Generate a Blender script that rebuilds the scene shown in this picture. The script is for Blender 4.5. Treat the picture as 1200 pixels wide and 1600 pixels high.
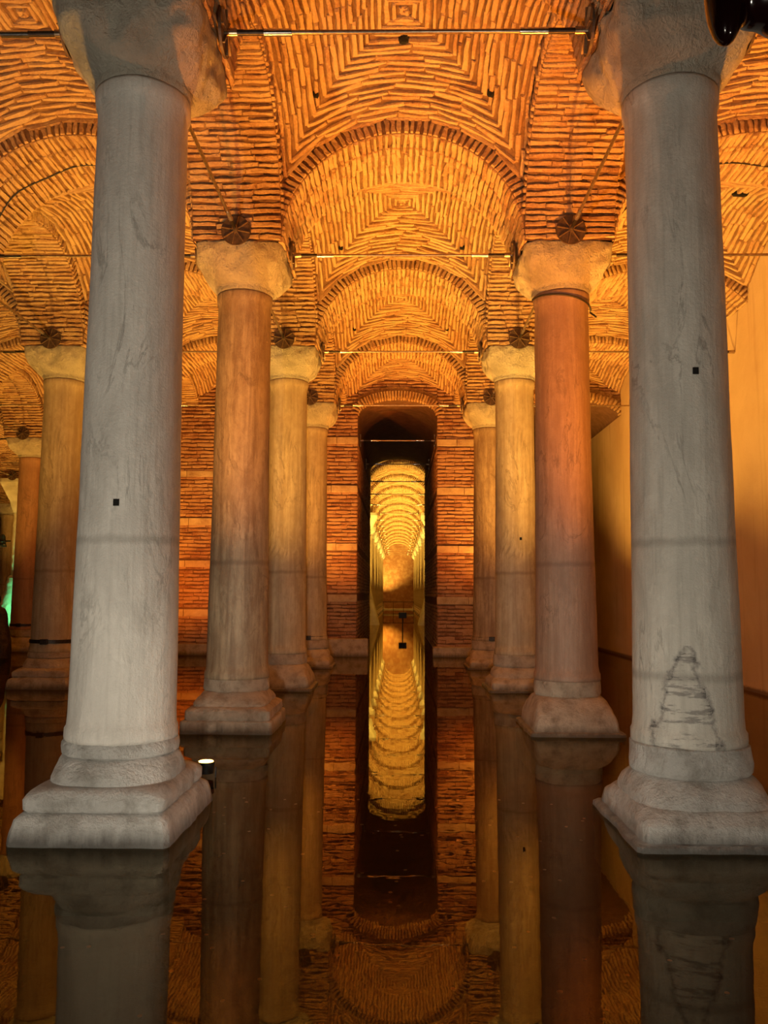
import bpy, bmesh, math, random
import numpy as np
from mathutils import Vector, Matrix, noise

for _o in list(bpy.data.objects):
    bpy.data.objects.remove(_o)
SC = bpy.context.scene
COL = SC.collection
rnd = random.Random(7)
PI = math.pi

# ------------------------------------------------------------------ camera
F_PX, PITCH, YAW, ROLL, EYE = 1316.66, 0.0973, -0.0169, -0.0051, 1.787


def cam_dir(u, v, w):
    c, s = math.cos(-ROLL), math.sin(-ROLL)
    u, v = c * u - s * v, s * u + c * v
    c, s = math.cos(PITCH), math.sin(PITCH)
    y, z = c * w - s * v, s * w + c * v
    c, s = math.cos(YAW), math.sin(YAW)
    return Vector((c * u + s * y, -s * u + c * y, z))


cam_d = bpy.data.cameras.new('camera')
cam = bpy.data.objects.new('camera', cam_d)
COL.objects.link(cam)
rx, ux, fx = cam_dir(1, 0, 0), cam_dir(0, 1, 0), cam_dir(0, 0, 1)
cam.matrix_world = Matrix(((rx.x, ux.x, -fx.x, 0), (rx.y, ux.y, -fx.y, 0), (rx.z, ux.z, -fx.z, EYE), (0, 0, 0, 1)))
cam_d.sensor_fit = 'VERTICAL'
cam_d.sensor_height = 36
cam_d.lens = F_PX * 36 / 1600
cam_d.clip_end = 400
SC.camera = cam

# ------------------------------------------------------------------ world and exposure
W = bpy.data.worlds.new('underground')
SC.world = W
W.use_nodes = True
W.node_tree.nodes['Background'].inputs[0].default_value = (0.10, 0.06, 0.03, 1)
W.node_tree.nodes['Background'].inputs[1].default_value = 0.02
SC.view_settings.view_transform = 'Standard'
SC.view_settings.look = 'None'
SC.view_settings.gamma = 1
SC.view_settings.use_curve_mapping = False
SC.view_settings.exposure = 0.0
SC.cycles.max_bounces = 8
SC.cycles.diffuse_bounces = 2
SC.cycles.sample_clamp_indirect = 6

# light colours
RED, ORANGE, AMBER, YELLOW = (1, .26, .018), (1, .35, .03), (1, .49, .075), (1, .62, .10)
GREEN = (.15, 1, .40)
WHITE = (1, .90, .73)
LIGHT = 1.13                       # overall strength of the uplights

# the cool lamps along the visitors' walkway, below and behind the viewpoint
WALKWAY = [((-3.4, 1.0, 0.6), 680, (-2.2, 6.8, 3.2), 150), ((1.1, 0.6, 0.5), 400, (2.3, 6.8, 2.6), 150), ((-.2, .4, .6), 1500, (0, 12, .9), 44)]


def spot(name, loc, target, power, color, size=150, soft=.06, parent=None, blend=1.0):
    d = bpy.data.lights.new(name, 'SPOT')
    d.energy = power
    d.color = color
    d.spot_size = math.radians(size)
    d.spot_blend = blend
    d.shadow_soft_size = soft
    o = bpy.data.objects.new(name, d)
    COL.objects.link(o)
    loc, target = Vector(loc), Vector(target)
    q = (target - loc).to_track_quat('-Z', 'Y')
    o.location = loc
    o.rotation_euler = q.to_euler()
    if parent:
        o.parent = parent
        o.matrix_parent_inverse = Matrix.Translation(-parent.location)
    return o


for loc, p, tg, sz in WALKWAY:
    spot('walkway_light', loc, tg, p, WHITE, sz, .12)

# ------------------------------------------------------------------ layout (metres; y away from the camera, water at z = 0)
XL3, XL2, XL, XR, XWALL = -11.5, -6.68, -2.19, 2.29, 6.66
XL4, XL5 = -16.4, -21.2
BAY, Y1 = 4.8, 6.81
ZCAP, ZSHAFT, ZBELL = 6.52, 0.65, 5.97
HX, HY = 0.6, 0.68                # half sizes of the capitals and of the piers of brick above
RISE, RING = 1.52, 0.2            # rise of the arches, thickness of their ring
YW0, YW1 = 24.95, 36.6            # the brick walls between rows five and seven


def row(k):
    return Y1 + (k - 1) * BAY


# ------------------------------------------------------------------ object helpers
def link(name, data, parent=None):
    o = bpy.data.objects.new(name, data)
    COL.objects.link(o)
    if parent:
        o.parent = parent
    return o


def tag(o, label=None, cat=None, group=None, kind=None):
    if label:
        o['label'] = label
    if cat:
        o['category'] = cat
    if group:
        o['group'] = group
    if kind:
        o['kind'] = kind
    return o


def empty(name, loc, rz=0):
    o = link(name, None)
    o.location = loc
    o.rotation_euler = (0, 0, rz)
    o.empty_display_size = .1
    return o


def me_from(name, verts, faces, mat, smooth=False):
    m = bpy.data.meshes.new(name)
    m.from_pydata([tuple(v) for v in verts], [], [tuple(f) for f in faces])
    m.materials.append(mat)
    if smooth:
        m.polygons.foreach_set('use_smooth', [True] * len(m.polygons))
    m.update()
    return m


def from_bm(name, bm, mat, parent=None, smooth=False):
    m = bpy.data.meshes.new(name)
    bmesh.ops.recalc_face_normals(bm, faces=bm.faces)
    bm.to_mesh(m)
    bm.free()
    m.materials.append(mat)
    if smooth:
        m.polygons.foreach_set('use_smooth', [True] * len(m.polygons))
        m.set_sharp_from_angle(angle=math.radians(38))
    return link(name, m, parent)


def bm_box(bm, lo, hi, bevel=0, jit=0):
    c = [(a + b) / 2 for a, b in zip(lo, hi)]
    s = [b - a for a, b in zip(lo, hi)]
    r = bmesh.ops.create_cube(bm, size=1, matrix=Matrix.Translation(c) @ Matrix.Diagonal((*s, 1)))
    vs = r['verts']
    if bevel:
        es = list({e for v in vs for e in v.link_edges})
        b = bmesh.ops.bevel(bm, geom=es, offset=bevel, segments=2, affect='EDGES', profile=.6)
        vs = b['verts']
    if jit:
        for v in vs:
            v.co += Vector((rnd.uniform(-jit, jit), rnd.uniform(-jit, jit), rnd.uniform(-jit, jit)))
    return vs


def bm_tube(bm, a, b, r, n=10, r2=None):
    a, b = Vector(a), Vector(b)
    d = b - a
    M = Matrix.Translation((a + b) / 2) @ d.to_track_quat('Z', 'Y').to_matrix().to_4x4()
    return bmesh.ops.create_cone(bm, cap_ends=True, segments=n, radius1=r, radius2=r if r2 is None else r2, depth=d.length, matrix=M)


def loft(bm, rings, cap0=True, cap1=True):
    """rings: lists of equal numbers of points, bottom to top"""
    vv = [[bm.verts.new(p) for p in r] for r in rings]
    n = len(vv[0])
    for a, b in zip(vv, vv[1:]):
        for i in range(n):
            j = (i + 1) % n
            bm.faces.new((a[i], a[j], b[j], b[i]))
    if cap0:
        bm.faces.new(list(reversed(vv[0])))
    if cap1:
        bm.faces.new(vv[-1])
    return vv


def superring(hx, hy, z, e, n=48, rough=0, seed=0, rs=3.0):
    """one horizontal ring: e = 2 is an ellipse, larger is squarer"""
    out = []
    for i in range(n):
        t = 2 * PI * (i + .5) / n
        c, s = math.cos(t), math.sin(t)
        k = (abs(c) ** e + abs(s) ** e) ** (-1 / e)
        x, y = hx * c * k, hy * s * k
        if rough:
            d = noise.noise(Vector((x * rs + seed, y * rs, z * rs))) * rough + noise.noise(Vector((x * 9 + seed, y * 9, z * 9))) * rough * .5
            x += c * d
            y += s * d
        out.append((x, y, z))
    return out


def tube_curve(name, pts, r, mat, parent=None):
    bm = bmesh.new()
    P = [Vector(p) for p in pts]
    rings = []
    for i, p in enumerate(P):
        d = (P[min(i + 1, len(P) - 1)] - P[max(i - 1, 0)]).normalized()
        u = d.orthogonal().normalized() if i == 0 else (u - d * u.dot(d)).normalized()
        w = d.cross(u)
        rings.append([p + (u * math.cos(a) + w * math.sin(a)) * r for a in (k * PI / 4 for k in range(8))])
    loft(bm, rings)
    return from_bm(name, bm, mat, parent, True)


# ------------------------------------------------------------------ materials
def new_mat(name):
    m = bpy.data.materials.new(name)
    m.use_nodes = True
    nt = m.node_tree
    return m, nt, nt.nodes['Principled BSDF']


def N(nt, t, **kw):
    n = nt.nodes.new(t)
    for k, v in kw.items():
        if k.startswith('i_'):
            key = k[2:]
            n.inputs[int(key) if key.isdigit() else key].default_value = v
        else:
            setattr(n, k, v)
    return n


def ramp(nt, fac, stops):
    r = nt.nodes.new('ShaderNodeValToRGB')
    el = r.color_ramp.elements
    while len(el) < len(stops):
        el.new(.5)
    for e, (p, c) in zip(el, stops):
        e.position = p
        e.color = (*c, 1) if len(c) == 3 else c
    nt.links.new(fac, r.inputs[0])
    return r.outputs[0]


def mixc(nt, fac, a, b, mode='MIX'):
    n = nt.nodes.new('ShaderNodeMix')
    n.data_type = 'RGBA'
    n.blend_type = mode
    for sock, v in ((n.inputs[0], fac), (n.inputs[6], a), (n.inputs[7], b)):
        if hasattr(v, 'links'):
            nt.links.new(v, sock)
        elif isinstance(v, (int, float)):
            sock.default_value = v
        else:
            sock.default_value = (*v, 1)
    return n.outputs[2]


def math_n(nt, op, a, b=0.0, clamp=False):
    n = nt.nodes.new('ShaderNodeMath')
    n.operation = op
    n.use_clamp = clamp
    for i, v in enumerate((a, b)):
        if hasattr(v, 'links'):
            nt.links.new(v, n.inputs[i])
        else:
            n.inputs[i].default_value = v
    return n.outputs[0]


def tex_noise(nt, vec, scale, detail=4, rough=.6, dist=0):
    n = nt.nodes.new('ShaderNodeTexNoise')
    n.inputs['Scale'].default_value = scale
    n.inputs['Detail'].default_value = detail
    n.inputs['Roughness'].default_value = rough
    n.inputs['Distortion'].default_value = dist
    if vec is not None:
        nt.links.new(vec, n.inputs['Vector'])
    return n.outputs[0]


def mapping(nt, src, scale=(1, 1, 1), rot=(0, 0, 0), loc=(0, 0, 0)):
    n = nt.nodes.new('ShaderNodeMapping')
    n.inputs['Scale'].default_value = scale
    n.inputs['Rotation'].default_value = rot
    n.inputs['Location'].default_value = loc
    nt.links.new(src, n.inputs['Vector'])
    return n.outputs[0]


def bump(nt, bsdf, height, strength=.5, dist=.02):
    b = nt.nodes.new('ShaderNodeBump')
    b.inputs['Strength'].default_value = strength
    b.inputs['Distance'].default_value = dist
    nt.links.new(height, b.inputs['Height'])
    nt.links.new(b.outputs[0], bsdf.inputs['Normal'])


def brick_mat(name, dark, mid, light, smear=.55):
    m, nt, b = new_mat(name)
    pos = N(nt, 'ShaderNodeNewGeometry').outputs['Position']
    oi = N(nt, 'ShaderNodeObjectInfo').outputs['Random']
    isl = N(nt, 'ShaderNodeNewGeometry').outputs['Random Per Island']
    r = math_n(nt, 'FRACT', math_n(nt, 'ADD', oi, isl))
    c = ramp(nt, r, [(0, dark), (.45, mid), (1, light)])
    n1 = tex_noise(nt, pos, 2.2, 5, .65)
    n2 = tex_noise(nt, pos, 26, 4, .7)
    c = mixc(nt, ramp(nt, n1, [(.42, (0, 0, 0)), (.66, (1, 1, 1))]), c, light)
    c = mixc(nt, ramp(nt, n2, [(.52, (0, 0, 0)), (.7, (smear, smear, smear))]), c, tuple(min(1, v * 1.35) for v in light))
    c = mixc(nt, ramp(nt, n2, [(.25, (.6, .6, .6)), (.42, (0, 0, 0))]), c, dark)
    nt.links.new(c, b.inputs['Base Color'])
    b.inputs['Roughness'].default_value = .9
    bump(nt, b, math_n(nt, 'ADD', tex_noise(nt, pos, 13, 5, .75), tex_noise(nt, pos, 44, 4, .7)), 1, .035)
    return m


def mortar_mat(name, c0, c1):
    m, nt, b = new_mat(name)
    pos = N(nt, 'ShaderNodeNewGeometry').outputs['Position']
    n1 = tex_noise(nt, pos, 5, 6, .7)
    nt.links.new(ramp(nt, n1, [(.3, c0), (.7, c1)]), b.inputs['Base Color'])
    b.inputs['Roughness'].default_value = .95
    bump(nt, b, tex_noise(nt, pos, 20, 6, .78), 1, .05)
    return m


def marble(name, base, vein, dark, stretch=.09, tilt=0., vs=7., vein_amt=.6, seed=0., line=True, low_line=False, bumpy=.25, stain=False):
    m, nt, b = new_mat(name)
    tc = N(nt, 'ShaderNodeTexCoord').outputs['Object']
    v = mapping(nt, tc, (1, 1, stretch), (tilt, tilt * .6, 0), (seed, seed * .7, seed * .3))
    n1 = tex_noise(nt, v, vs, 6, .65, .6)
    n2 = tex_noise(nt, mapping(nt, tc, (1, 1, .5), (0, 0, 0), (seed, 0, 0)), 2.3, 5, .6, .4)
    n3 = tex_noise(nt, mapping(nt, tc, (1, 1, .05), (0, 0, 0), (0, seed, 0)), 22, 3, .6)
    n4 = tex_noise(nt, tc, 34, 5, .75)
    c = mixc(nt, ramp(nt, n1, [(.40, (0, 0, 0)), (.62, (vein_amt,) * 3)]), base, vein)
    c = mixc(nt, ramp(nt, n2, [(.5, (0, 0, 0)), (.75, (.55,) * 3)]), c, dark)
    c = mixc(nt, ramp(nt, n3, [(.5, (0, 0, 0)), (.72, (.4,) * 3)]), c, dark)
    c = mixc(nt, ramp(nt, n4, [(.55, (0, 0, 0)), (.8, (.35,) * 3)]), c, tuple(min(1, x * 1.25) for x in base))
    c = mixc(nt, ramp(nt, n4, [(.2, (.5,) * 3), (.38, (0, 0, 0))]), c, dark)
    n7 = tex_noise(nt, mapping(nt, tc, (1, 1, .6)), 9, 6, .72, .5)
    c = mixc(nt, ramp(nt, n7, [(.34, (.5,) * 3), (.5, (0, 0, 0))]), c, vein)
    c = mixc(nt, ramp(nt, n7, [(.54, (0, 0, 0)), (.7, (.45,) * 3)]), c, tuple(min(1, x * 1.2) for x in base))
    n5 = tex_noise(nt, mapping(nt, tc, (1, 1, .32), (tilt + .25, .2, 0), (seed, seed, 0)), 2.6, 7, .62, .9)
    ln = math_n(nt, 'ABSOLUTE', math_n(nt, 'SUBTRACT', n5, .5))
    n6 = tex_noise(nt, tc, 1.3, 3, .6)
    msk = math_n(nt, 'MULTIPLY', ramp(nt, ln, [(.004, (1, 1, 1)), (.022, (0, 0, 0))]), ramp(nt, n6, [(.45, (0, 0, 0)), (.62, (.55,) * 3)]))
    c = mixc(nt, msk, c, tuple(x * .6 for x in dark))
    c = mixc(nt, ramp(nt, n6, [(.35, (.35,) * 3), (.55, (0, 0, 0))]), c, vein)
    sep = N(nt, 'ShaderNodeSeparateXYZ')
    nt.links.new(tc, sep.inputs[0])
    z = math_n(nt, 'ADD', sep.outputs[2], math_n(nt, 'MULTIPLY', tex_noise(nt, tc, 3, 3), .09))
    for on, z0, amt in ((line, 2.20, .55), (low_line, 1.18, .6)):
        if on:                    # tide marks of former water levels
            d = math_n(nt, 'ABSOLUTE', math_n(nt, 'SUBTRACT', z, z0 + .045))
            c = mixc(nt, ramp(nt, d, [(.012, (amt,) * 3), (.05, (0, 0, 0))]), c, dark)
    if stain:                     # dark pointed vein figure low on the front
        wx = math_n(nt, 'ADD', sep.outputs[0], math_n(nt, 'MULTIPLY', math_n(nt, 'SUBTRACT', tex_noise(nt, tc, 5, 6, .7), .5), .26))
        u = math_n(nt, 'ABSOLUTE', math_n(nt, 'ADD', wx, .14))
        edge = math_n(nt, 'SUBTRACT', math_n(nt, 'MULTIPLY', math_n(nt, 'POWER', math_n(nt, 'MAXIMUM', math_n(nt, 'SUBTRACT', 1.42, sep.outputs[2]), 0), .6), .27), .01)
        dd = math_n(nt, 'SUBTRACT', u, edge)
        front = math_n(nt, 'LESS_THAN', sep.outputs[1], 0)
        line_ = math_n(nt, 'MULTIPLY', ramp(nt, math_n(nt, 'ABSOLUTE', dd), [(.002, (.7,) * 3), (.03, (0, 0, 0))]), math_n(nt, 'GREATER_THAN', edge, .002))
        line_ = math_n(nt, 'MULTIPLY', line_, ramp(nt, n4, [(.3, (.35,) * 3), (.6, (1, 1, 1))]))
        bars = math_n(nt, 'MULTIPLY', math_n(nt, 'LESS_THAN', dd, 0), ramp(nt, tex_noise(nt, mapping(nt, tc, (3, 3, 16)), 1.3, 4, .7), [(.52, (0, 0, 0)), (.6, (.65,) * 3)]))
        c = mixc(nt, math_n(nt, 'MULTIPLY', front, math_n(nt, 'ADD', line_, bars, True)), c, (.11, .10, .095))
    nt.links.new(c, b.inputs['Base Color'])
    b.inputs['Roughness'].default_value = .62
    h = math_n(nt, 'ADD', math_n(nt, 'MULTIPLY', n3, .6), n4)
    bump(nt, b, h, min(1, bumpy * 1.8), .03)
    return m


def stone_mat(name, base, dark, light, scale=4., bumpy=.6, wet=False, chisel=False):
    m, nt, b = new_mat(name)
    tc = N(nt, 'ShaderNodeTexCoord').outputs['Object']
    n1 = tex_noise(nt, tc, scale, 6, .65, .3)
    n2 = tex_noise(nt, tc, 28, 6, .75)
    n3 = tex_noise(nt, mapping(nt, tc, (1, 1, .12)), 12, 4, .6)
    c = ramp(nt, n1, [(.3, dark), (.5, base), (.75, light)])
    c = mixc(nt, ramp(nt, n2, [(.22, (.75,) * 3), (.42, (0, 0, 0))]), c, dark)
    c = mixc(nt, ramp(nt, n2, [(.6, (0, 0, 0)), (.8, (.5,) * 3)]), c, light)
    if wet:
        sep = N(nt, 'ShaderNodeSeparateXYZ')
        nt.links.new(tc, sep.inputs[0])
        zz = math_n(nt, 'ADD', sep.outputs[2], math_n(nt, 'MULTIPLY', n3, -.16))
        c = mixc(nt, ramp(nt, math_n(nt, 'ADD', zz, .5), [(.44, (.85,) * 3), (.56, (0, 0, 0))]), c, tuple(v * .32 for v in dark))
        g = ramp(nt, math_n(nt, 'ADD', sep.outputs[2], .5), [(.485, (1, 1, 1)), (.505, (0, 0, 0))])
        c = mixc(nt, g, c, (.05, .075, .03))
        nt.links.new(ramp(nt, math_n(nt, 'ADD', zz, .5), [(.48, (.3,) * 3), (.56, (.8,) * 3)]), b.inputs['Roughness'])
    else:
        b.inputs['Roughness'].default_value = .8
    nt.links.new(c, b.inputs['Base Color'])
    h = math_n(nt, 'ADD', n2, n1)
    if chisel:
        w = tex_noise(nt, mapping(nt, tc, (1, 1, .35), (.5, .4, 0)), 17, 3, .6, 1.2)
        h = math_n(nt, 'ADD', h, math_n(nt, 'MULTIPLY', w, .9))
    bump(nt, b, h, min(1, bumpy * 1.3), .06)
    return m


def plain(name, c, rough=.5, metal=0, emit=None, es=1):
    m, nt, b = new_mat(name)
    b.inputs['Base Color'].default_value = (*c, 1)
    b.inputs['Roughness'].default_value = rough
    b.inputs['Metallic'].default_value = metal
    if emit:
        b.inputs['Emission Color'].default_value = (*emit, 1)
        b.inputs['Emission Strength'].default_value = es
    return m


def worn(name, c0, c1, rough=.5, metal=0., scale=20):
    m, nt, b = new_mat(name)
    tc = N(nt, 'ShaderNodeTexCoord').outputs['Object']
    n = tex_noise(nt, tc, scale, 5, .7)
    nt.links.new(ramp(nt, n, [(.35, c0), (.65, c1)]), b.inputs['Base Color'])
    b.inputs['Roughness'].default_value = rough
    b.inputs['Metallic'].default_value = metal
    bump(nt, b, n, .2, .005)
    return m


M_BRICK = brick_mat('vault_brick', (.38, .19, .085), (.52, .30, .145), (.62, .42, .22))
M_BRICK_RED = brick_mat('wall_brick', (.26, .10, .05), (.42, .20, .10), (.55, .33, .19), .5)
M_MORTAR = mortar_mat('eroded_mortar', (.16, .07, .028), (.38, .215, .10))
M_MORTAR_RED = mortar_mat('wall_mortar', (.13, .06, .03), (.24, .12, .07))
M_BAND = stone_mat('pale_band_stone', (.55, .40, .24), (.38, .24, .14), (.68, .52, .34), 3, .5)
M_GREY = marble('grey_marble', (.56, .53, .47), (.41, .385, .34), (.27, .245, .21), .10, .03, 6, .7, 1.3, True, True, .25, True)
M_GREY2 = marble('pale_grey_marble', (.62, .585, .53), (.47, .44, .40), (.30, .275, .24), .16, .05, 4, .6, 5.2, True, False)
M_VEINED = marble('diagonal_veined_marble', (.43, .33, .21), (.20, .125, .07), (.16, .10, .06), .10, .16, 7, .85, 3.1, True, False, .15)
M_PINK = marble('pinkish_brown_marble', (.36, .235, .165), (.24, .14, .09), (.17, .10, .07), .05, .02, 9, .7, 8.4, True, False, .15)
M_TAN = marble('striped_tan_marble', (.50, .40, .26), (.30, .21, .12), (.22, .15, .085), .06, .05, 8, .7, 11.2, True, False, .15)
M_RUST = marble('rusty_marble', (.42, .24, .13), (.3, .15, .075), (.2, .11, .06), .1, .02, 6, .6, 14.2, True, False, .15)
M_CAPITAL = stone_mat('capital_stone', (.52, .47, .38), (.36, .31, .24), (.64, .58, .47), 3, .75, chisel=True)
M_BASE = stone_mat('base_marble', (.66, .64, .60), (.40, .37, .33), (.82, .80, .76), 5, .8, wet=True)
M_BASE_WARM = stone_mat('warm_base_marble', (.50, .40, .30), (.30, .22, .15), (.63, .53, .41), 5, .7, wet=True)
M_PLASTER = None
M_IRON = worn('dark_iron', (.02, .015, .012), (.06, .045, .035), .45, .6)
M_STEEL = worn('polished_steel', (.55, .5, .45), (.75, .7, .65), .22, 1.)
M_RUSTY_PLATE = worn('brown_plate', (.05, .03, .018), (.12, .07, .04), .6, .2)
M_RIB = worn('bronze_rib', (.2, .13, .07), (.32, .22, .12), .4, .5)
M_BLACK = plain('hole_shade_black', (.004, .003, .002), 1)  # near-black colour in place of the shade inside holes
M_CABLE = plain('black_cable', (.015, .012, .01), .6)
M_LAMP = worn('lamp_housing', (.01, .01, .01), (.03, .028, .025), .5, .3)
M_LENS = plain('lit_lens', (1, .6, .2), .3, 0, (1, .45, .08), 30)
M_COIN = worn('coin_metal', (.8, .7, .5), (.95, .9, .8), .5, .0, 60)

m, nt, b = new_mat('ochre_plaster')
tc = N(nt, 'ShaderNodeTexCoord').outputs['Object']
n1 = tex_noise(nt, tc, .7, 6, .6, .4)
n2 = tex_noise(nt, mapping(nt, tc, (1, 1, .07)), 3.2, 5, .65)
n3 = tex_noise(nt, tc, 24, 5, .7)
c = ramp(nt, n1, [(.3, (.50, .36, .22)), (.7, (.64, .50, .33))])
c = mixc(nt, ramp(nt, n2, [(.54, (0, 0, 0)), (.72, (.4,) * 3)]), c, (.36, .22, .12))
c = mixc(nt, ramp(nt, n3, [(.62, (0, 0, 0)), (.75, (.3,) * 3)]), c, (.36, .25, .15))
sep = N(nt, 'ShaderNodeSeparateXYZ')
nt.links.new(tc, sep.inputs[0])
zz = math_n(nt, 'ADD', sep.outputs[2], math_n(nt, 'MULTIPLY', n3, -.1))
c = mixc(nt, ramp(nt, zz, [(.0, (.85,) * 3), (.05, (0, 0, 0))]), c, (.10, .05, .03))
nt.links.new(c, b.inputs['Base Color'])
b.inputs['Roughness'].default_value = .85
bump(nt, b, math_n(nt, 'ADD', n3, n1), .35, .02)
M_PLASTER = m

m, nt, b = new_mat('pale_plaster')
tc = N(nt, 'ShaderNodeTexCoord').outputs['Object']
c = ramp(nt, tex_noise(nt, tc, 2, 6, .65), [(.3, (.45, .42, .32)), (.7, (.66, .63, .50))])
nt.links.new(c, b.inputs['Base Color'])
b.inputs['Roughness'].default_value = .85
bump(nt, b, tex_noise(nt, tc, 18, 5, .7), .4, .02)
M_PALE = m

# still dark water: a mirror that lets through a little brown light
m, nt, b = new_mat('still_water')
nt.nodes.remove(b)
fr = N(nt, 'ShaderNodeFresnel', i_IOR=1.34)
tr = N(nt, 'ShaderNodeBsdfTransparent')
tr.inputs[0].default_value = (.62, .42, .18, 1)
gl = N(nt, 'ShaderNodeBsdfGlossy')
gl.inputs['Roughness'].default_value = .008
gl.inputs['Color'].default_value = (.92, .80, .58, 1)
mx = N(nt, 'ShaderNodeMixShader')
bp = N(nt, 'ShaderNodeBump', i_Strength=.02, i_Distance=.02)
nt.links.new(tex_noise(nt, N(nt, 'ShaderNodeTexCoord').outputs['Object'], 3.5, 2), bp.inputs['Height'])
nt.links.new(bp.outputs[0], gl.inputs['Normal'])
nt.links.new(fr.outputs[0], mx.inputs[0])
df = N(nt, 'ShaderNodeBsdfDiffuse')
df.inputs[0].default_value = (.06, .034, .008, 1)
mk = N(nt, 'ShaderNodeMixShader')
mk.inputs[0].default_value = .14
nt.links.new(tr.outputs[0], mk.inputs[1])
nt.links.new(df.outputs[0], mk.inputs[2])
nt.links.new(mk.outputs[0], mx.inputs[1])
nt.links.new(gl.outputs[0], mx.inputs[2])
nt.links.new(mx.outputs[0], nt.nodes['Material Output'].inputs['Surface'])
M_WATER = m

M_FLOOR = stone_mat('pool_floor', (.10, .055, .02), (.05, .026, .009), (.15, .09, .04), 1.6, .8)

# ------------------------------------------------------------------ structure: floor, water, side wall
bm = bmesh.new()
bm_box(bm, (-40, -6, -.75), (XWALL + .5, 109, -.45))
tag(from_bm('floor', bm, M_FLOOR), 'brown stone floor lying under the dark water', 'floor', kind='structure')
me = me_from('water', [(-40, -6, 0), (XWALL, -6, 0), (XWALL, 109, 0), (-40, 109, 0)], [(0, 1, 2, 3)], M_WATER)
tag(link('water', me), 'still dark red-brown water mirroring the columns and vaults', 'water', kind='structure')
bm = bmesh.new()
bm_box(bm, (XWALL, -6, -.5), (XWALL + .5, 60, 9.4))
tag(from_bm('wall_right', bm, M_PLASTER), 'tall plain ochre plastered wall along the right aisle', 'wall', kind='structure')


# ------------------------------------------------------------------ bricks
def brick_variant(seed):
    """unit brick (x long, y thick, z out of the wall): worn edges, open back, 38 triangles"""
    r = random.Random(seed)
    V, Fc = [], []
    xs = (-.5, -.17, .17, .5)
    for i, x in enumerate(xs):
        e = .035 if i in (0, 3) else 0
        sx = -1 if i == 0 else (1 if i == 3 else 0)
        j = lambda a: r.uniform(-a, a)
        a0, a1 = -.5 + j(.16), .5 + j(.16)
        V += [(x, a0, -1), (x, a1, -1),
              (x + j(.012), a0 - .0, .45 + j(.15)), (x + j(.012), a1, .45 + j(.15)),
              (x - sx * e + j(.012), a0 + .14 + j(.07), 1 + j(.25)), (x - sx * e + j(.012), a1 - .14 + j(.07), 1 + j(.25))]
    for i in range(3):
        p, q = i * 6, i * 6 + 6
        Fc += [(p, q, q + 2, p + 2), (p + 2, q + 2, q + 4, p + 4), (p + 4, q + 4, q + 5, p + 5), (p + 5, q + 5, q + 3, p + 3), (p + 3, q + 3, q + 1, p + 1)]
    Fc += [(0, 2, 3, 1), (2, 4, 5, 3), (18, 19, 21, 20), (20, 21, 23, 22)]
    return V, Fc


VARS = [brick_variant(100 + i) for i in range(10)]
BRICK_ME = {}


def brick_meshes(mat):
    if mat.name not in BRICK_ME:
        BRICK_ME[mat.name] = [me_from('brick', v, f, mat) for v, f in VARS]
    return BRICK_ME[mat.name]


def frame(p, t, n, L, T, D, jit=1.):
    """matrix of one brick: centre p on the wall, t along, n outwards"""
    n = n.normalized()
    t = (t - n * t.dot(n)).normalized()
    s = n.cross(t)
    a = rnd.gauss(0, .02) * jit
    t2 = t * math.cos(a) + s * math.sin(a)
    s2 = n.cross(t2)
    q = p * 1.9
    p = p + s * (noise.noise(q) * .022 * min(1, jit)) + s * (noise.noise(q * 4) * .008)
    T *= rnd.uniform(.78, 1.14)
    D *= rnd.uniform(.6, 1.35)
    p = p + s * rnd.gauss(0, .005) * jit
    return Matrix(((t2.x * L, s2.x * T, n.x * D, p.x), (t2.y * L, s2.y * T, n.y * D, p.y), (t2.z * L, s2.z * T, n.z * D, p.z), (0, 0, 0, 1)))


def bricks_single(frames, mat, parent, name='brick'):
    ms = brick_meshes(mat)
    for F in frames:
        o = bpy.data.objects.new(name, ms[rnd.randrange(10)])
        o.parent = parent
        o.matrix_basis = F
        COL.objects.link(o)


def joined_mesh(frames, mat, name='brickwork'):
    vs, fs, off = [], [], 0
    arr = [(np.array(v), np.array(f)) for v, f in VARS]
    for F in frames:
        v, f = arr[rnd.randrange(10)]
        A = np.array(F)
        vs.append(v @ A[:3, :3].T + A[:3, 3])
        fs.append(f + off)
        off += len(v)
    V = np.concatenate(vs)
    Q = np.concatenate(fs)
    me = bpy.data.meshes.new(name)
    me.vertices.add(len(V))
    me.vertices.foreach_set('co', V.ravel())
    me.loops.add(Q.size)
    me.loops.foreach_set('vertex_index', Q.ravel().astype(np.int32))
    me.polygons.add(len(Q))
    me.polygons.foreach_set('loop_start', np.arange(0, Q.size, 4, dtype=np.int32))
    me.update(calc_edges=True)
    me.materials.append(mat)
    return me


def bricks_joined(me, parent, name='brickwork'):
    o = link(name, me, parent)
    o['kind'] = 'stuff'
    return o


# ------------------------------------------------------------------ vaults
PN = 2.3


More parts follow.
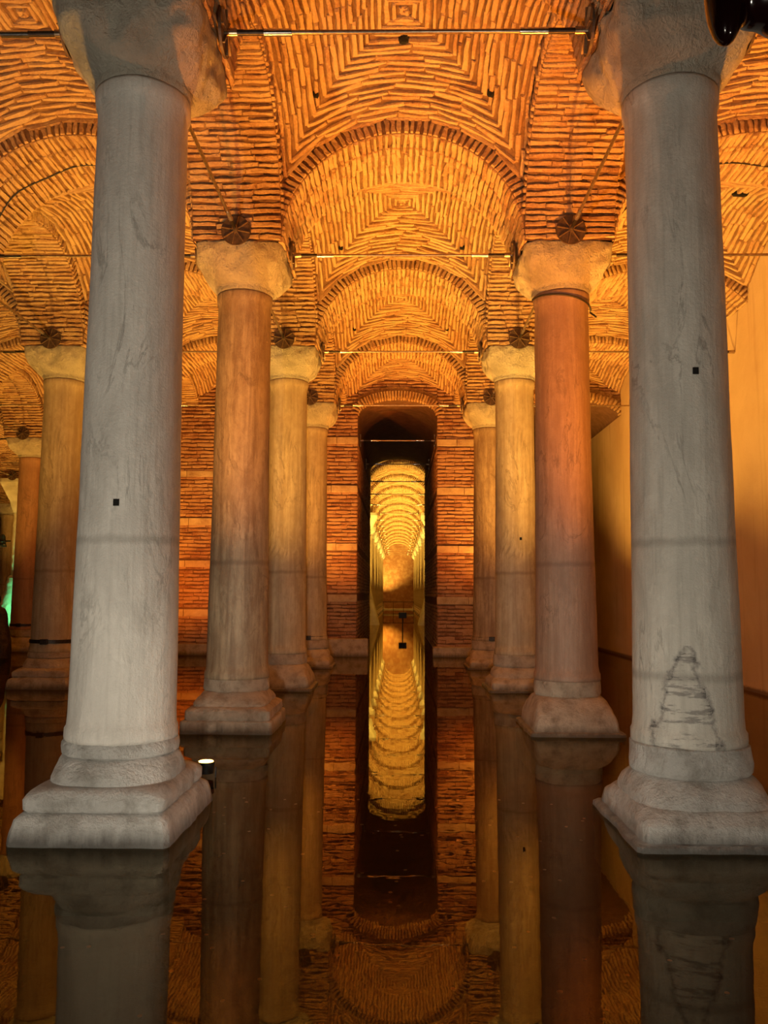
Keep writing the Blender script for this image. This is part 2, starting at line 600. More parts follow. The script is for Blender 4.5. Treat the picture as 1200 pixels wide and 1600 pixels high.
class Bay:
    """local frame: origin at the middle of the bay at water level; walls of the bay at x0..x1, +-ay"""
    def __init__(s, ax, ay, cx=0., wx=None, xr=None):
        s.ax, s.ay = ax, ay
        s.wx = (ax if wx is None else wx) + RING      # extrados half width across x
        s.cx = cx                                      # centre of the arch across x
        s.x0, s.x1 = -ax, (ax if xr is None else xr)
        s.wy = ay + RING
        s.h = RISE + RING
        s.m = s.h * math.sqrt(max(0, 1 - (s.ay / s.wy) ** 2))
        s.m = min(s.m, s.A(s.x0), s.A(s.x1))

    def A(s, x):
        return s.h * math.sqrt(max(0, 1 - ((x - s.cx) / s.wx) ** 2))

    def B(s, y):
        return s.h * math.sqrt(max(0, 1 - (y / s.wy) ** 2))

    def z(s, x, y):
        a, b_ = max(0, s.A(x) - s.m), max(0, s.B(y) - s.m)
        return ZCAP + s.m + (a ** PN + b_ ** PN) ** (1 / PN)

    def p(s, x, y):
        return Vector((x, y, s.z(x, y)))

    def n(s, x, y):
        e = .01
        x_, y_ = min(max(x, s.x0 + e), s.x1 - e), min(max(y, -s.ay + e), s.ay - e)
        du = s.p(x_ + e, y_) - s.p(x_ - e, y_)
        dv = s.p(x_, y_ + e) - s.p(x_, y_ - e)
        return -du.cross(dv).normalized()

    def shell(s, n=110):
        V, Fc = [], []
        for j in range(n + 1):
            for i in range(n + 1):
                x = s.x0 + (s.x1 - s.x0) * (.5 - .5 * math.cos(PI * i / n))
                y = -s.ay + 2 * s.ay * (.5 - .5 * math.cos(PI * j / n))
                p = s.p(x, y)
                p.z -= noise.noise(p * 9) * .028 + noise.noise(p * 3) * .018 + noise.noise(p * 24) * .012 - .006
                V.append(p)
        for j in range(n):
            for i in range(n):
                a = j * (n + 1) + i
                Fc.append((a, a + n + 1, a + n + 2, a + 1))
        return V, Fc

    def frames(s, K=20, step=.52):
        out = []
        mx, hx = (s.x0 + s.x1) / 2, (s.x1 - s.x0) / 2
        for k in range(K):
            t = (k + .5) / K
            for side in range(4):
                def P(u):
                    if side == 0:
                        return mx + u * hx * t, -t * s.ay
                    if side == 1:
                        return mx + u * hx * t, t * s.ay
                    if side == 2:
                        return mx - t * hx, u * s.ay * t
                    return mx + t * hx, u * s.ay * t
                q = [s.p(*P(-1 + 2 * i / 24)) for i in range(25)]
                d = [0]
                for a, b_ in zip(q, q[1:]):
                    d.append(d[-1] + (b_ - a).length)
                L = d[-1]
                n = max(1, round(L / step))
                off = rnd.uniform(-.25, .25) if n > 2 else 0
                cuts = [0] + [(i + off + rnd.uniform(-.2, .2)) / n for i in range(1, n)] + [1]
                for a, b_ in zip(cuts, cuts[1:]):
                    def at(f):
                        i = min(23, max(0, np.searchsorted(d, f * L) - 1))
                        return -1 + 2 * (i + (f * L - d[i]) / max(1e-6, d[i + 1] - d[i])) / 24
                    um, ua, ub = at((a + b_) / 2), at(a), at(b_)
                    x, y = P(um)
                    tan = s.p(*P(ub)) - s.p(*P(ua))
                    wid = (hx if side > 1 else s.ay) / K
                    nn = s.n(x, y)
                    # courses stand further apart where the vault is steep
                    acr = Vector((1, 0, 0)) if side > 1 else Vector((0, 1, 0))
                    steep = max(.35, abs(nn.cross(tan.normalized()).dot(acr)))
                    out.append(frame(s.p(x, y), tan, nn, tan.length - .006, min(.13, wid / steep * .66), .04))
        return out


def add_vault(name, bay, loc, single, label, group=None, cache={}):
    key = (bay.ax, bay.ay, bay.cx, bay.wx, bay.x1)
    if key not in cache:
        v, f = bay.shell()
        cache[key] = [me_from('ceiling', v, f, M_MORTAR, True), None]
    o = link(name, cache[key][0])
    o.location = loc
    tag(o, label, 'vault', group, 'structure')
    if single:
        fr = bay.frames()
        bricks_single(fr[-300:], M_BRICK, o)
        if len(fr) > 300:
            bricks_joined(joined_mesh(fr[:-300], M_BRICK), o)
    else:
        if cache[key][1] is None:
            cache[key][1] = joined_mesh(bay.frames(), M_BRICK)
        bricks_joined(cache[key][1], o)
    return o


# ------------------------------------------------------------------ arches
def arch_geo(w, h, hw, ring=RING, t1=PI, lim=None, courses=None, across=3, zs=ZCAP):
    """arch in local x-z, thick +-hw along local y; t from 0 (at +x) to t1. returns shell (V,F), soffit+front frames, back frames"""
    n, ny = 110, (22 if hw > .3 else 2)
    V, Fc = [], []
    lim = w if lim is None else lim

    def pin(t):
        return w * math.cos(t), zs + h * math.sin(t)

    def pout(t, extra=.0):
        x, z = (w + ring) * math.cos(t), zs + (h + ring) * math.sin(t)
        return x, z + extra
    for i in range(n + 1):
        t = t1 * i / n
        x, z = pin(t)
        if abs(x) <= w:
            zo = zs + (h + ring) * math.sqrt(max(0, 1 - (x / (w + ring)) ** 2)) + .12
        V.append((x, -hw, zo))
        nv = Vector((-math.cos(t) / w, 0, -math.sin(t) / h)).normalized()
        for j in range(ny + 1):
            p = Vector((x, hw * (2 * j / ny - 1), z))
            q = p + Vector((hw * 7, w * 3, 0))
            e = min(j, ny - j, 2) / 2
            V.append(p + nv * e * (noise.noise(q * 9) * .028 + noise.noise(q * 3) * .014 + noise.noise(q * 24) * .01))
        V.append((x, hw, zo))
    for i in range(n):
        for j in range(ny + 2):
            a = i * (ny + 3) + j
            b_ = a + ny + 3
            Fc.append((a, b_, b_ + 1, a + 1))
    # equal arc steps
    ts = [t1 * i / 400 for i in range(401)]
    d = [0]
    for a, b_ in zip(ts, ts[1:]):
        pa, pb = pin(a), pin(b_)
        d.append(d[-1] + math.hypot(pa[0] - pb[0], pa[1] - pb[1]))
    L = d[-1]
    m = courses or max(8, round(L / .085))
    f1, f2 = [], []
    for k in range(m):
        t = ts[min(400, int(np.searchsorted(d, (k + .5) / m * L)))]
        x, z = pin(t)
        nx, nz = -math.cos(t) / w, -math.sin(t) / h
        nn = Vector((nx, 0, nz)).normalized()
        off = rnd.uniform(-.38, .38)
        cuts = [-1] + [-1 + 2 * (i + off + rnd.uniform(-.1, .1)) / across for i in range(1, across)] + [1]
        pitch = L / m
        for a, b_ in zip(cuts, cuts[1:]):
            f1.append(frame(Vector((x, (a + b_) / 2 * hw, z)), Vector((0, 1, 0)), nn, (b_ - a) * hw - .006, pitch * .68, .03, 1.2))
        # ring bricks on both faces
        xo, zo = x - nn.x * ring, z - nn.z * ring
        ln = ring
        if abs(xo) > lim:
            ln = ring * max(0, (lim - abs(x)) / max(1e-6, abs(xo) - abs(x)))
        if ln > .04:
            c = Vector((x, 0, z)) - nn * ln / 2
            f1.append(frame(Vector((c.x, -hw, c.z)), nn, Vector((0, -1, 0)), ln - .01, pitch * .7, .03, .6))
            f2.append(frame(Vector((c.x, hw, c.z)), nn, Vector((0, 1, 0)), ln - .01, pitch * .7, .03, .6))
    return (V, Fc), f1, f2


def add_arch(w, h, hw, loc, rz, single, label, group=None, cache={}, **kw):
    key = (round(w, 3), h, hw, tuple(sorted(kw.items())))
    if key not in cache:
        g, f1, f2 = arch_geo(w, h, hw, **kw)
        cache[key] = [me_from('brick_arch', *g, M_MORTAR), None, f1, f2]
    c = cache[key]
    o = link('brick_arch', c[0])
    o.location = loc
    o.rotation_euler = (0, 0, rz)
    tag(o, label, 'arch', group, 'structure')
    if single:
        _, f1, f2 = arch_geo(w, h, hw, **kw)
        bricks_single(f1[:300], M_BRICK, o)
        bricks_joined(joined_mesh(f2 + f1[300:], M_BRICK), o)
    else:
        if c[1] is None:
            c[1] = joined_mesh(c[2] + c[3], M_BRICK)
        bricks_joined(c[1], o)
    return o


ORD = ['viewpoint', 'first', 'second', 'third', 'fourth', 'fifth', 'sixth', 'seventh', 'eighth', 'ninth', 'tenth', 'eleventh', 'twelfth', 'thirteenth', 'fourteenth']
AISLES = {  # name: (left column line, right column line)
    'central': (XL, XR), 'left': (XL2, XL), 'second left': (XL3, XL2), 'third left': (XL4, XL3), 'fourth left': (XL5, XL4)}


def aisle_bay(name, k, single):
    a, c = AISLES[name]
    w = (c - a) / 2 - HX
    mid = (a + c) / 2
    far = k >= 7 or name in ('third left', 'fourth left') or k == 0
    lab = f'brick vault of concentric courses over the {name} aisle, behind the {ORD[k]} column row' if not far else {
        True: 'brick vault bay of the long bright tunnel beyond the dark passage', False: 'far brick vault bay of the outer left aisles'}[name == 'central' and k >= 7]
    add_vault('ceiling', Bay(w, BAY / 2 - HY), (mid, row(k) + BAY / 2, 0), single, lab, 'far vault bays' if far else None)


def aisle_arch(name, k, single):
    a, c = AISLES[name]
    far = k >= 7 or name in ('third left', 'fourth left')
    lab = f'brick arch across the {name} aisle between the {ORD[k]} row columns' if not far else 'far brick cross arch of the distant bays'
    add_arch((c - a) / 2 - HX, RISE, HY, ((a + c) / 2, row(k), 0), 0, single, lab, 'far cross arches' if far else None)


LINE = {XL: 'left column line', XR: 'right column line', XL2: 'second left column line', XL3: 'third left column line', XL4: 'fourth left column line', XL5: 'outermost left column line'}


def line_arch(x, k, single):
    far = k >= 7 or x in (XL4, XL5, XL3)
    lab = f'brick arch along the {LINE[x]}, springing from its {ORD[k + 1]} row capital towards the viewer' if not far else 'far brick lengthwise arch of the distant bays'
    add_arch(BAY / 2 - HY, RISE, HX, (x, row(k) + BAY / 2, 0), PI / 2, single, lab, 'far lengthwise arches' if far else None)


for k in (0, 1, 2, 3, 4):
    aisle_bay('central', k, k > 0)
    aisle_bay('left', k, k in (1, 2, 3))
    line_arch(XL, k, k > 0)
    line_arch(XR, k, k > 0)
    line_arch(XL2, k, k in (2, 3))
for k in (1, 2, 3, 4):
    aisle_arch('central', k, k > 1)
    aisle_arch('left', k, k in (2, 3))
for k in range(1, 9):
    aisle_bay('second left', k, k in (2, 3))
    aisle_arch('second left', k, k in (3,))
    line_arch(XL3, k, False)
    if k >= 3:
        aisle_bay('third left', k, False)
        aisle_arch('third left', k, False)
        line_arch(XL4, k, False)
    if k >= 5:
        aisle_bay('fourth left', k, False)
        aisle_arch('fourth left', k, False)
        line_arch(XL5, k, False)
for k in range(7, 22):
    aisle_bay('central', k, False)
    aisle_arch('central', k, False)
    line_arch(XL, k, False)
    line_arch(XR, k, False)

# right aisle: the vaults lean on the plastered wall
R0 = XR + HX
RW = 2.06                                   # half width of its arches, cut by the wall
RAX = (XWALL - R0) / 2
RMID = (XWALL + R0) / 2
RCX = R0 + RW - RMID
RCUT = PI - math.acos((XWALL - (R0 + RW)) / RW)
for k in (0, 1, 2, 3, 4, 7, 8):
    lab = f'brick vault over the right aisle meeting the plastered wall, behind the {ORD[k]} column row'
    add_vault('ceiling', Bay(RAX, BAY / 2 - HY, RCX, RW), (RMID, row(k) + BAY / 2, 0), k in (1, 2, 3, 4), lab)
for k in (1, 2, 3, 4, 8):
    lab = f'brick arch from the {ORD[k]} right column to the plastered wall'
    add_arch(RW, RISE, HY, (R0 + RW, row(k), 0), PI, k in (2, 3, 4), lab, t1=RCUT)

# ------------------------------------------------------------------ columns
NSEG = 56


def shaft_me(mat, tall=ZBELL - ZSHAFT, seed=0):
    bm = bmesh.new()
    prof = [(0, .435), (.03, .44), (.09, .438), (.115, .424), (.2, .417)]
    for i in range(1, 22):
        t = i / 22
        z = .2 + (tall - .38) * t
        prof.append((z, .417 - .047 * t - .006 * math.sin(t * PI)))
    prof += [(tall - .16, .370), (tall - .13, .388), (tall - .03, .395), (tall, .39)]
    rings = [superring(r, r, ZSHAFT + z, 2, NSEG, .006 if 3 < i < len(prof) - 3 else .012, seed, 1.6) for i, (z, r) in enumerate(prof)]
    loft(bm, rings)
    m = bpy.data.meshes.new('shaft')
    bm.to_mesh(m)
    bm.free()
    m.materials.append(mat)
    m.polygons.foreach_set('use_smooth', [True] * len(m.polygons))
    return m


def capital_me(seed=0, big=1.):
    bm = bmesh.new()
    rings = []
    h = ZCAP - ZBELL
    for z, r in ((0, .385), (.012, .40), (.05, .405), (.07, .405)):
        rings.append(superring(r, r, ZBELL + z, 2, 128, .008, seed))
    n = 30
    for i in range(1, n + 1):
        t = i / n
        g = math.sin(min(1, t * 1.06) * PI / 2) ** .72
        e = 2 + 6.5 * t ** .85
        rings.append(superring(.405 + (HX + .005 - .405) * g, .405 + (HY + .005 - .405) * g, ZBELL + .07 + (h - .07) * t, e, 128, .045 * min(1, t * 3), seed, 5))
    loft(bm, rings)
    m = bpy.data.meshes.new('capital')
    bm.to_mesh(m)
    bm.free()
    m.materials.append(M_CAPITAL)
    m.polygons.foreach_set('use_smooth', [True] * len(m.polygons))
    return m


def rings_obj(name, spec, mat, parent, seed=0, n=112, rough=.017):
    """spec: (z, hx, hy, e)"""
    bm = bmesh.new()
    fine = []
    for (z0, a0, b0, e0), (z1, a1, b1, e1) in zip(spec, spec[1:]):
        st = max(1, int((abs(z1 - z0) + abs(a1 - a0)) / .022))
        for i in range(st):
            t = i / st
            fine.append((z0 + (z1 - z0) * t, a0 + (a1 - a0) * t, b0 + (b1 - b0) * t, e0 + (e1 - e0) * t))
    fine.append(spec[-1])
    loft(bm, [superring(a, b_, z, e, n, rough, seed, 4) for z, a, b_, e in fine])
    return from_bm(name, bm, mat, parent, True)


SQ = 34


def base_parts(root, style, mat, seed):
    if style == 'stepped':          # two heavy blocks and a round cushion
        rings_obj('plinth', [(-.45, .60, .74, SQ), (.02, .585, .725, SQ), (.10, .575, .715, SQ), (.17, .555, .695, SQ), (.205, .53, .67, 10), (.215, .50, .64, 10)], mat, root, seed)
        rings_obj('upper_plinth', [(.212, .50, .63, 22), (.23, .515, .65, 22), (.30, .515, .65, 22), (.34, .50, .635, 9), (.365, .47, .60, 7), (.375, .44, .55, 5)], mat, root, seed + 3)
        rings_obj('cushion', [(.36, .46, .52, 3.2), (.40, .478, .53, 2.6), (.46, .478, .52, 2.2), (.51, .465, .49, 2), (.54, .445, .455, 2), (.55, .42, .42, 2)], mat, root, seed + 5)
        rings_obj('collar', [(.545, .43, .43, 2), (.56, .45, .45, 2), (.60, .452, .452, 2), (.635, .445, .445, 2), (.655, .43, .43, 2)], mat, root, seed + 7)
    elif style == 'flared':         # thin slab, pyramid that turns round, ring
        rings_obj('plinth', [(-.45, .60, .72, SQ), (-.03, .61, .725, SQ), (.035, .605, .72, SQ), (.05, .585, .70, SQ)], mat, root, seed)
        rings_obj('upper_plinth', [(.048, .55, .66, 24), (.07, .552, .662, 24), (.16, .545, .65, 16), (.20, .53, .62, 7), (.24, .505, .58, 5), (.25, .49, .55, 4)], mat, root, seed + 3)
        rings_obj('cushion', [(.245, .50, .555, 4), (.30, .505, .55, 3.2), (.36, .495, .52, 2.6), (.40, .475, .485, 2.2), (.43, .45, .45, 2), (.44, .43, .43, 2)], mat, root, seed + 5)
        rings_obj('collar', [(.435, .44, .44, 2), (.455, .458, .458, 2), (.52, .462, .462, 2), (.57, .458, .458, 2), (.60, .455, .455, 2), (.645, .452, .452, 2), (.655, .44, .44, 2)], mat, root, seed + 7)
    elif style == 'bevelled':       # two blocks with a pyramid on top
        rings_obj('plinth', [(-.45, .60, .72, SQ), (.02, .595, .715, SQ), (.15, .585, .705, SQ), (.165, .57, .69, SQ)], mat, root, seed)
        rings_obj('upper_plinth', [(.165, .54, .67, 24), (.19, .555, .68, 24), (.28, .55, .675, 24), (.31, .52, .65, 10), (.33, .48, .60, 9)], mat, root, seed + 3)
        rings_obj('cushion', [(.32, .47, .58, 9), (.36, .475, .58, 8), (.42, .455, .54, 5), (.47, .435, .47, 3), (.50, .42, .43, 2)], mat, root, seed + 5)
        rings_obj('collar', [(.495, .43, .43, 2), (.52, .44, .44, 2), (.63, .436, .436, 2), (.652, .43, .43, 2)], mat, root, seed + 7)
    elif style == 'pyramid':        # slab and one tall sloping block
        rings_obj('plinth', [(-.45, .60, .72, SQ), (.0, .605, .725, SQ), (.04, .60, .72, SQ), (.055, .58, .70, SQ)], mat, root, seed)
        rings_obj('upper_plinth', [(.05, .545, .66, SQ), (.16, .53, .645, SQ), (.26, .51, .61, 12), (.32, .49, .57, 9), (.40, .46, .50, 5), (.455, .435, .445, 2.4), (.46, .42, .42, 2)], mat, root, seed + 3)
        rings_obj('collar', [(.455, .43, .43, 2), (.48, .44, .44, 2), (.62, .445, .445, 2), (.652, .435, .435, 2)], mat, root, seed + 7)


CAPS = [capital_me(i * 7.3) for i in range(4)]


def column(x, k, style, shaft_mat, base_mat, label, seed, group=None, band=None, holes=()):
    root = empty('stone_column', (x, row(k), 0), 0)
    tag(root, label, 'column', group, 'thing')
    base_parts(root, style, base_mat, seed)
    sh = link('shaft', shaft_me(shaft_mat, seed=seed), root)
    link('capital', CAPS[seed % 4], root)
    for (z, a) in holes:            # near-black box standing for the shade in a small square socket
        bm = bmesh.new()
        r = .417 - .047 * (z - .85) / 5.0
        bm_box(bm, (-.022, -.05, -.026), (.022, .004, .026))
        o = from_bm('socket_plug', bm, M_BLACK, sh)
        o.location = (math.sin(a) * (r - .002), -math.cos(a) * (r - .002), z)
        o.rotation_euler = (0, 0, a + PI)
    if band:
        bm = bmesh.new()
        loft(bm, [superring(.436, .436, band - .035, 2, 40), superring(.437, .437, band + .035, 2, 40)])
        o = from_bm('iron_band', bm, M_IRON, root, True)
        bm = bmesh.new()
        bm_box(bm, (-.07, -.48, band - .05), (.07, -.42, band + .05), .01)
        from_bm('clamp', bm, M_IRON, o)
    return root


column(XL, 1, 'stepped', M_GREY2, M_BASE, 'nearest column on the left, pale grey shaft on a stepped white plinth', 1, holes=((2.48, .05),))
column(XR, 1, 'flared', M_GREY, M_BASE, 'nearest column on the right, grey shaft with dark stains and carved ring base', 2, holes=((3.52, .02),))
column(XL, 2, 'bevelled', M_VEINED, M_BASE_WARM, 'second column on the left, tan shaft with slanting brown veins', 3)
REDDISH = column(XR, 2, 'pyramid', M_PINK, M_BASE_WARM, 'second column on the right, reddish brown shaft on a sloping base', 5)
column(XL, 3, 'pyramid', M_TAN, M_BASE_WARM, 'third column on the left, yellowish shaft partly behind the veined one', 6)
column(XR, 3, 'flared', M_TAN, M_BASE_WARM, 'third column on the right, yellow striped shaft left of the reddish one', 7, holes=((2.85, .1),))
column(XL, 4, 'flared', M_TAN, M_BASE_WARM, 'fourth column on the left, narrow shaft with dark band before the brick wall', 8, band=.72)
column(XR, 4, 'flared', M_VEINED, M_BASE_WARM, 'fourth column on the right, narrow shaft with dark band before the brick wall', 9, band=.72)
column(XL2, 3, 'stepped', M_TAN, M_BASE_WARM, 'tan banded column left of the nearest left column, dark strap above its base', 11, band=.86)
column(XL3, 5, 'flared', M_RUST, M_BASE_WARM, 'rusty orange column at the left edge behind the tan banded one', 13, band=.8)
column(XL2, 4, 'flared', M_TAN, M_BASE_WARM, 'column hidden behind the nearest left shaft', 14)
CG = 'plain columns of the far left bays'
for x, k in ((XL3, 6), (XL3, 7), (XL3, 8), (XL4, 6), (XL4, 8), (XL5, 7), (XL5, 8), (XL5, 9), (XL4, 9), (XL3, 9), (XL4, 5), (XL5, 6)):
    column(x, k, 'flared', M_TAN, M_BASE_WARM, 'far column of the outer left bays, mostly hidden', 6 + (k % 2) * 4, CG)

# tunnel columns beyond the dark passage: one pair with plastered flares, the others alike
SH_T, CG2 = shaft_me(M_TAN, seed=4), 'columns along the bright tunnel'
for k in range(8, 22):
    for x in (XL, XR):
        if k == 10:
            continue
        root = empty('stone_column', (x, row(k), 0))
        tag(root, f'pale yellow column on the {"left" if x < 0 else "right"} of the bright tunnel, {ORD[k - 7]} beyond the passage', 'column', CG2, 'thing')
        link('shaft', SH_T, root)
        link('capital', CAPS[k % 4], root)
        if k == 8 and x == XL:
            base_parts(root, 'flared', M_BASE_WARM, 20)
            TB = [c_ for c_ in root.children if c_.name.split('.')[0] in ('plinth', 'upper_plinth', 'cushion', 'collar')]
        else:
            for c_ in TB:
                q = c_.copy()
                COL.objects.link(q)
                q.parent = root


def plaster_pier(x, k, label, inward=0):
    root = empty('plastered_pier', (x, row(k), 0))
    tag(root, label, 'pier', None, 'thing')
    rings_obj('foot', [(-.45, 1.15, 1.1, 10), (.05, 1.1, 1.05, 10), (.5, .98, .95, 10), (1.2, .80, .8, 9), (2.0, .62, .66, 8), (2.4, .56, .6, 8), (2.5, .52, .54, 7)], M_PALE, root, k)
    rings_obj('shaft', [(2.45, .49, .5, 6), (3.5, .48, .5, 6), (5.2, .48, .5, 6)], M_PALE, root, k + 2)
    rings_obj('head', [(5.15, .5, .52, 6), (5.6, .6, .62, 8), (6.1, .82, .8, 10), (6.4, .95, .9, 12), (6.54, .95, .9, 12)], M_PALE, root, k + 4)
    return root


plaster_pier(XL4 + .6, 7, 'greenish plastered pier at the left edge with flared head and foot')
plaster_pier(XL, 10, 'plastered pier with flared foot on the left side of the bright tunnel')
plaster_pier(XR, 10, 'plastered pier with flared foot on the right side of the bright tunnel')


# ------------------------------------------------------------------ brick walls with the passage
def course_frames(x0, x1, z0, z1, y, pitch=.105, step=.46, face=-1, skip=(), mask=None):
    out = []
    k = 0
    z = z0 + pitch / 2
    while z < z1:
        if not any(a < z < b_ for a, b_ in skip):
            off = (.5 if k % 2 else 0) * step + rnd.uniform(-.06, .06)
            xs = [x0]
            q = x0 + (off if off > .12 else step)
            while q < x1 - .12:
                xs.append(q)
                q += step * rnd.uniform(.85, 1.15)
            xs.append(x1)
            for a, b_ in zip(xs, xs[1:]):
                if mask is None or not (mask(a + .04, z) or mask(b_ - .04, z)):
                    out.append(frame(Vector(((a + b_) / 2, y, z)), Vector((1, 0, 0)), Vector((0, face, 0)), b_ - a - .014, pitch * .72, .018, .4))
        z += pitch
        k += 1
    return out


def opening(x, z, a, b_):
    r = (b_ - a) / 2
    c = (a + b_) / 2
    return a < x < b_ and (z < ZCAP or ((x - c) / (r + .2)) ** 2 + ((z - ZCAP) / (r + .2)) ** 2 < 1)


BANDS = [(1.55, 1.78), (3.07, 3.29), (4.80, 5.02), (6.26, 6.48)]
OPEN = [(-5.46, -3.3), (-1.22, 1.16), (3.4, XWALL)]


def pier(x0, x1, label, sides, bands, dz=0):
    bm = bmesh.new()
    bm_box(bm, (x0, YW0, -.5), (x1, YW1, 9.3))
    o = from_bm('wall_back', bm, M_MORTAR_RED)
    tag(o, label, 'wall', None, 'structure')
    bd = [(a + dz, b_ + dz) for a, b_ in bands]
    fr = course_frames(x0, x1, .02, 6.5, YW0, .112, .52, -1, bd)
    bricks_single(fr[-300:], M_BRICK_RED, o)
    rest = fr[:-300] + course_frames(x0, x1, 6.5, 9.0, YW0, .112, .46, -1)
    for sx in sides:                    # the reveals of the openings
        f = course_frames(YW0, YW0 + 11.6, .02, 6.5, 0, .112, .46, -1, bd)
        R = Matrix.Translation((x1 if sx > 0 else x0, 0, 0)) @ Matrix.Rotation(PI / 2 * sx, 4, 'Z')
        # local x runs along the wall: map it onto world y
        for F in f:
            p = F.translation
            rest.append(frame(Vector((x1 if sx > 0 else x0, p.x, p.z)), Vector((0, 1, 0)), Vector((sx, 0, 0)), F.col[0].length, .08, .016, .4))
    bricks_joined(joined_mesh(rest, M_BRICK_RED), o)
    for a, b_ in bd:                    # courses of pale stone
        n = 3
        xs = [x0 - .01] + sorted(x0 + (x1 - x0) * (i + rnd.uniform(-.25, .25)) / n for i in range(1, n)) + [x1 + .01]
        for p, q in zip(xs, xs[1:]):
            bm = bmesh.new()
            bm_box(bm, (p + .006, YW0 - .03 - rnd.uniform(0, .012), a + .008), (q - .006, YW0 + .3, b_ - .008), .012, .003)
            from_bm('stone_block', bm, M_BAND, o)
    return o


pier(-3.3, -1.22, 'brick wall with pale stone courses left of the dark central passage', (1, -1), BANDS)
pier(1.16, 3.4, 'brick wall with pale stone courses right of the dark central passage', (-1, 1), BANDS, -.06)
pier(-7.9, -5.46, 'brick wall with pale stone courses seen between the two nearest left columns', (1,), [(.85, 1.08), (2.3, 2.52), (3.55, 3.78), (5.0, 5.2)], .25)

# walls over the openings with a barrel vault behind each
for (a, b_), nm in zip(OPEN, ('left', 'central', 'right')):
    r, c = (b_ - a) / 2, (a + b_) / 2
    rz, ZM = .52, 7.16
    n = 24
    V, Fc = [], []
    for i in range(n + 1):
        t = PI * i / n
        x, z = c + r * math.cos(t), ZM + rz * math.sin(t)
        V += [(x, YW0, 9.3), (x, YW0, z), (x, YW1, z), (x, YW1, 9.3)]
    for i in range(n):
        p = i * 4
        Fc += [(p, p + 4, p + 5, p + 1), (p + 1, p + 5, p + 6, p + 2), (p + 2, p + 6, p + 7, p + 3)]
    o = link('wall_back', me_from('wall_back', V, Fc, M_MORTAR_RED))
    tag(o, f'brick wall and dark barrel vault over the {nm} passage', 'wall', None, 'structure')

    def msk(x, z):
        return ((x - c) / (r + .22)) ** 2 + ((z - ZM) / (rz + .22)) ** 2 < 1
    bricks_joined(joined_mesh(course_frames(a, b_, ZM, 9., YW0, .105, .42, -1, (), msk), M_BRICK_RED), o)
    add_arch(r, rz, .12, (c, YW0 + .085, 0), 0, nm == 'central', f'ring of upright bricks around the mouth of the {nm} passage', ring=.22, across=1, lim=9, courses=34, zs=ZM)
for x0, x1, y0, y1, h, lab in ((-2.05, -.86, 24.42, YW0 - .03, .50, 'low stone ledge at the foot of the wall left of the passage'),
                               (1.02, 2.2, 24.42, YW0 - .03, .28, 'low stone ledge at the foot of the wall right of the passage'),
                               (-7.9, -5.4, 24.5, YW0 - .03, .32, 'long stone footing under the far left brick wall')):
    bm = bmesh.new()
    bm_box(bm, (x0, y0, -.45), (x1, y1, h), .03, .008)
    o = from_bm('stone_ledge', bm, M_BASE_WARM)
    tag(o, lab, 'ledge', None, 'thing')

# end walls
bm = bmesh.new()
bm_box(bm, (-12, row(22) - .68, -.5), (8, row(22), 9.3))
o = from_bm('wall_end', bm, M_BRICK_RED)
tag(o, 'distant orange brick wall closing the bright tunnel', 'wall', None, 'structure')
bm = bmesh.new()
bm_box(bm, (-26, row(9) + 1, -.5), (-8, row(9) + 1.4, 9.3))
o = from_bm('wall_left', bm, M_BRICK)
tag(o, 'brick wall far behind the outer left bays', 'wall', None, 'structure')


# ------------------------------------------------------------------ tie rods
PLATE_R = .20


def tie_rod_proto(length, wall):
    """along local x, centred; plates at both ends"""
    root = empty('tie_rod', (0, 0, 0))
    h = length / 2
    bm = bmesh.new()
    bm_tube(bm, (-h + .55, 0, 0), (h - .55, 0, 0), .020)
    from_bm('bar', bm, M_STEEL_BROWN, root, True)
    for s in (-1, 1):
        bm = bmesh.new()
        bm_tube(bm, (s * (h - .60), 0, 0), (s * (h - .36), 0, 0), .031, 12)
        from_bm('sleeve', bm, M_STEEL, root, True)
        bm = bmesh.new()
        bm_tube(bm, (s * (h - .36), 0, 0), (s * (h - .10), 0, 0), .025, 10)
        from_bm('end_rod', bm, M_IRON, root, True)
        bm = bmesh.new()
        bm_tube(bm, (s * (h - .13), 0, 0), (s * (h - .02), 0, 0), .035, 12)
        from_bm('nut', bm, M_STEEL_BROWN, root, True)
        if wall and s > 0:
            continue
        bm = bmesh.new()
        bm_tube(bm, (s * (h - .025), 0, 0), (s * (h - .002), 0, 0), PLATE_R, 28)
        pl = from_bm('anchor_plate', bm, M_RUSTY_PLATE, root)
        for q in range(8):
            a = PI * q / 4 + .2
            bm = bmesh.new()
            bm_box(bm, (-.012, -.0045, .03), (.012, .0045, PLATE_R - .01))
            rb = from_bm('rib', bm, M_RIB, pl)
            rb.matrix_basis = Matrix.Translation((s * (h - .035), 0, 0)) @ Matrix.Rotation(a, 4, 'X')
    return root


def kids(o):
    return list(o.children)


def copy_tree(o, parent=None):
    c_ = o.copy()
    COL.objects.link(c_)
    c_.parent = parent
    for ch in kids(o):
        copy_tree(ch, c_)
    return c_


M_STEEL_BROWN = worn('brown_steel', (.28, .2, .13), (.5, .38, .26), .3, .9)
PROTO = {}


def tie_rod(a, b_, label, group=None):
    a, b_ = Vector(a), Vector(b_)
    L = round((b_ - a).length, 2), abs(b_.x - XWALL) < .01
    if L not in PROTO:
        PROTO[L] = tie_rod_proto(*L)
        o = PROTO[L]
    else:
        o = copy_tree(PROTO[L])
    o.location = (a + b_) / 2
    d = b_ - a
    o.rotation_euler = (0, 0, math.atan2(d.y, d.x))
    tag(o, label, 'tie rod', group, 'thing')
    return o


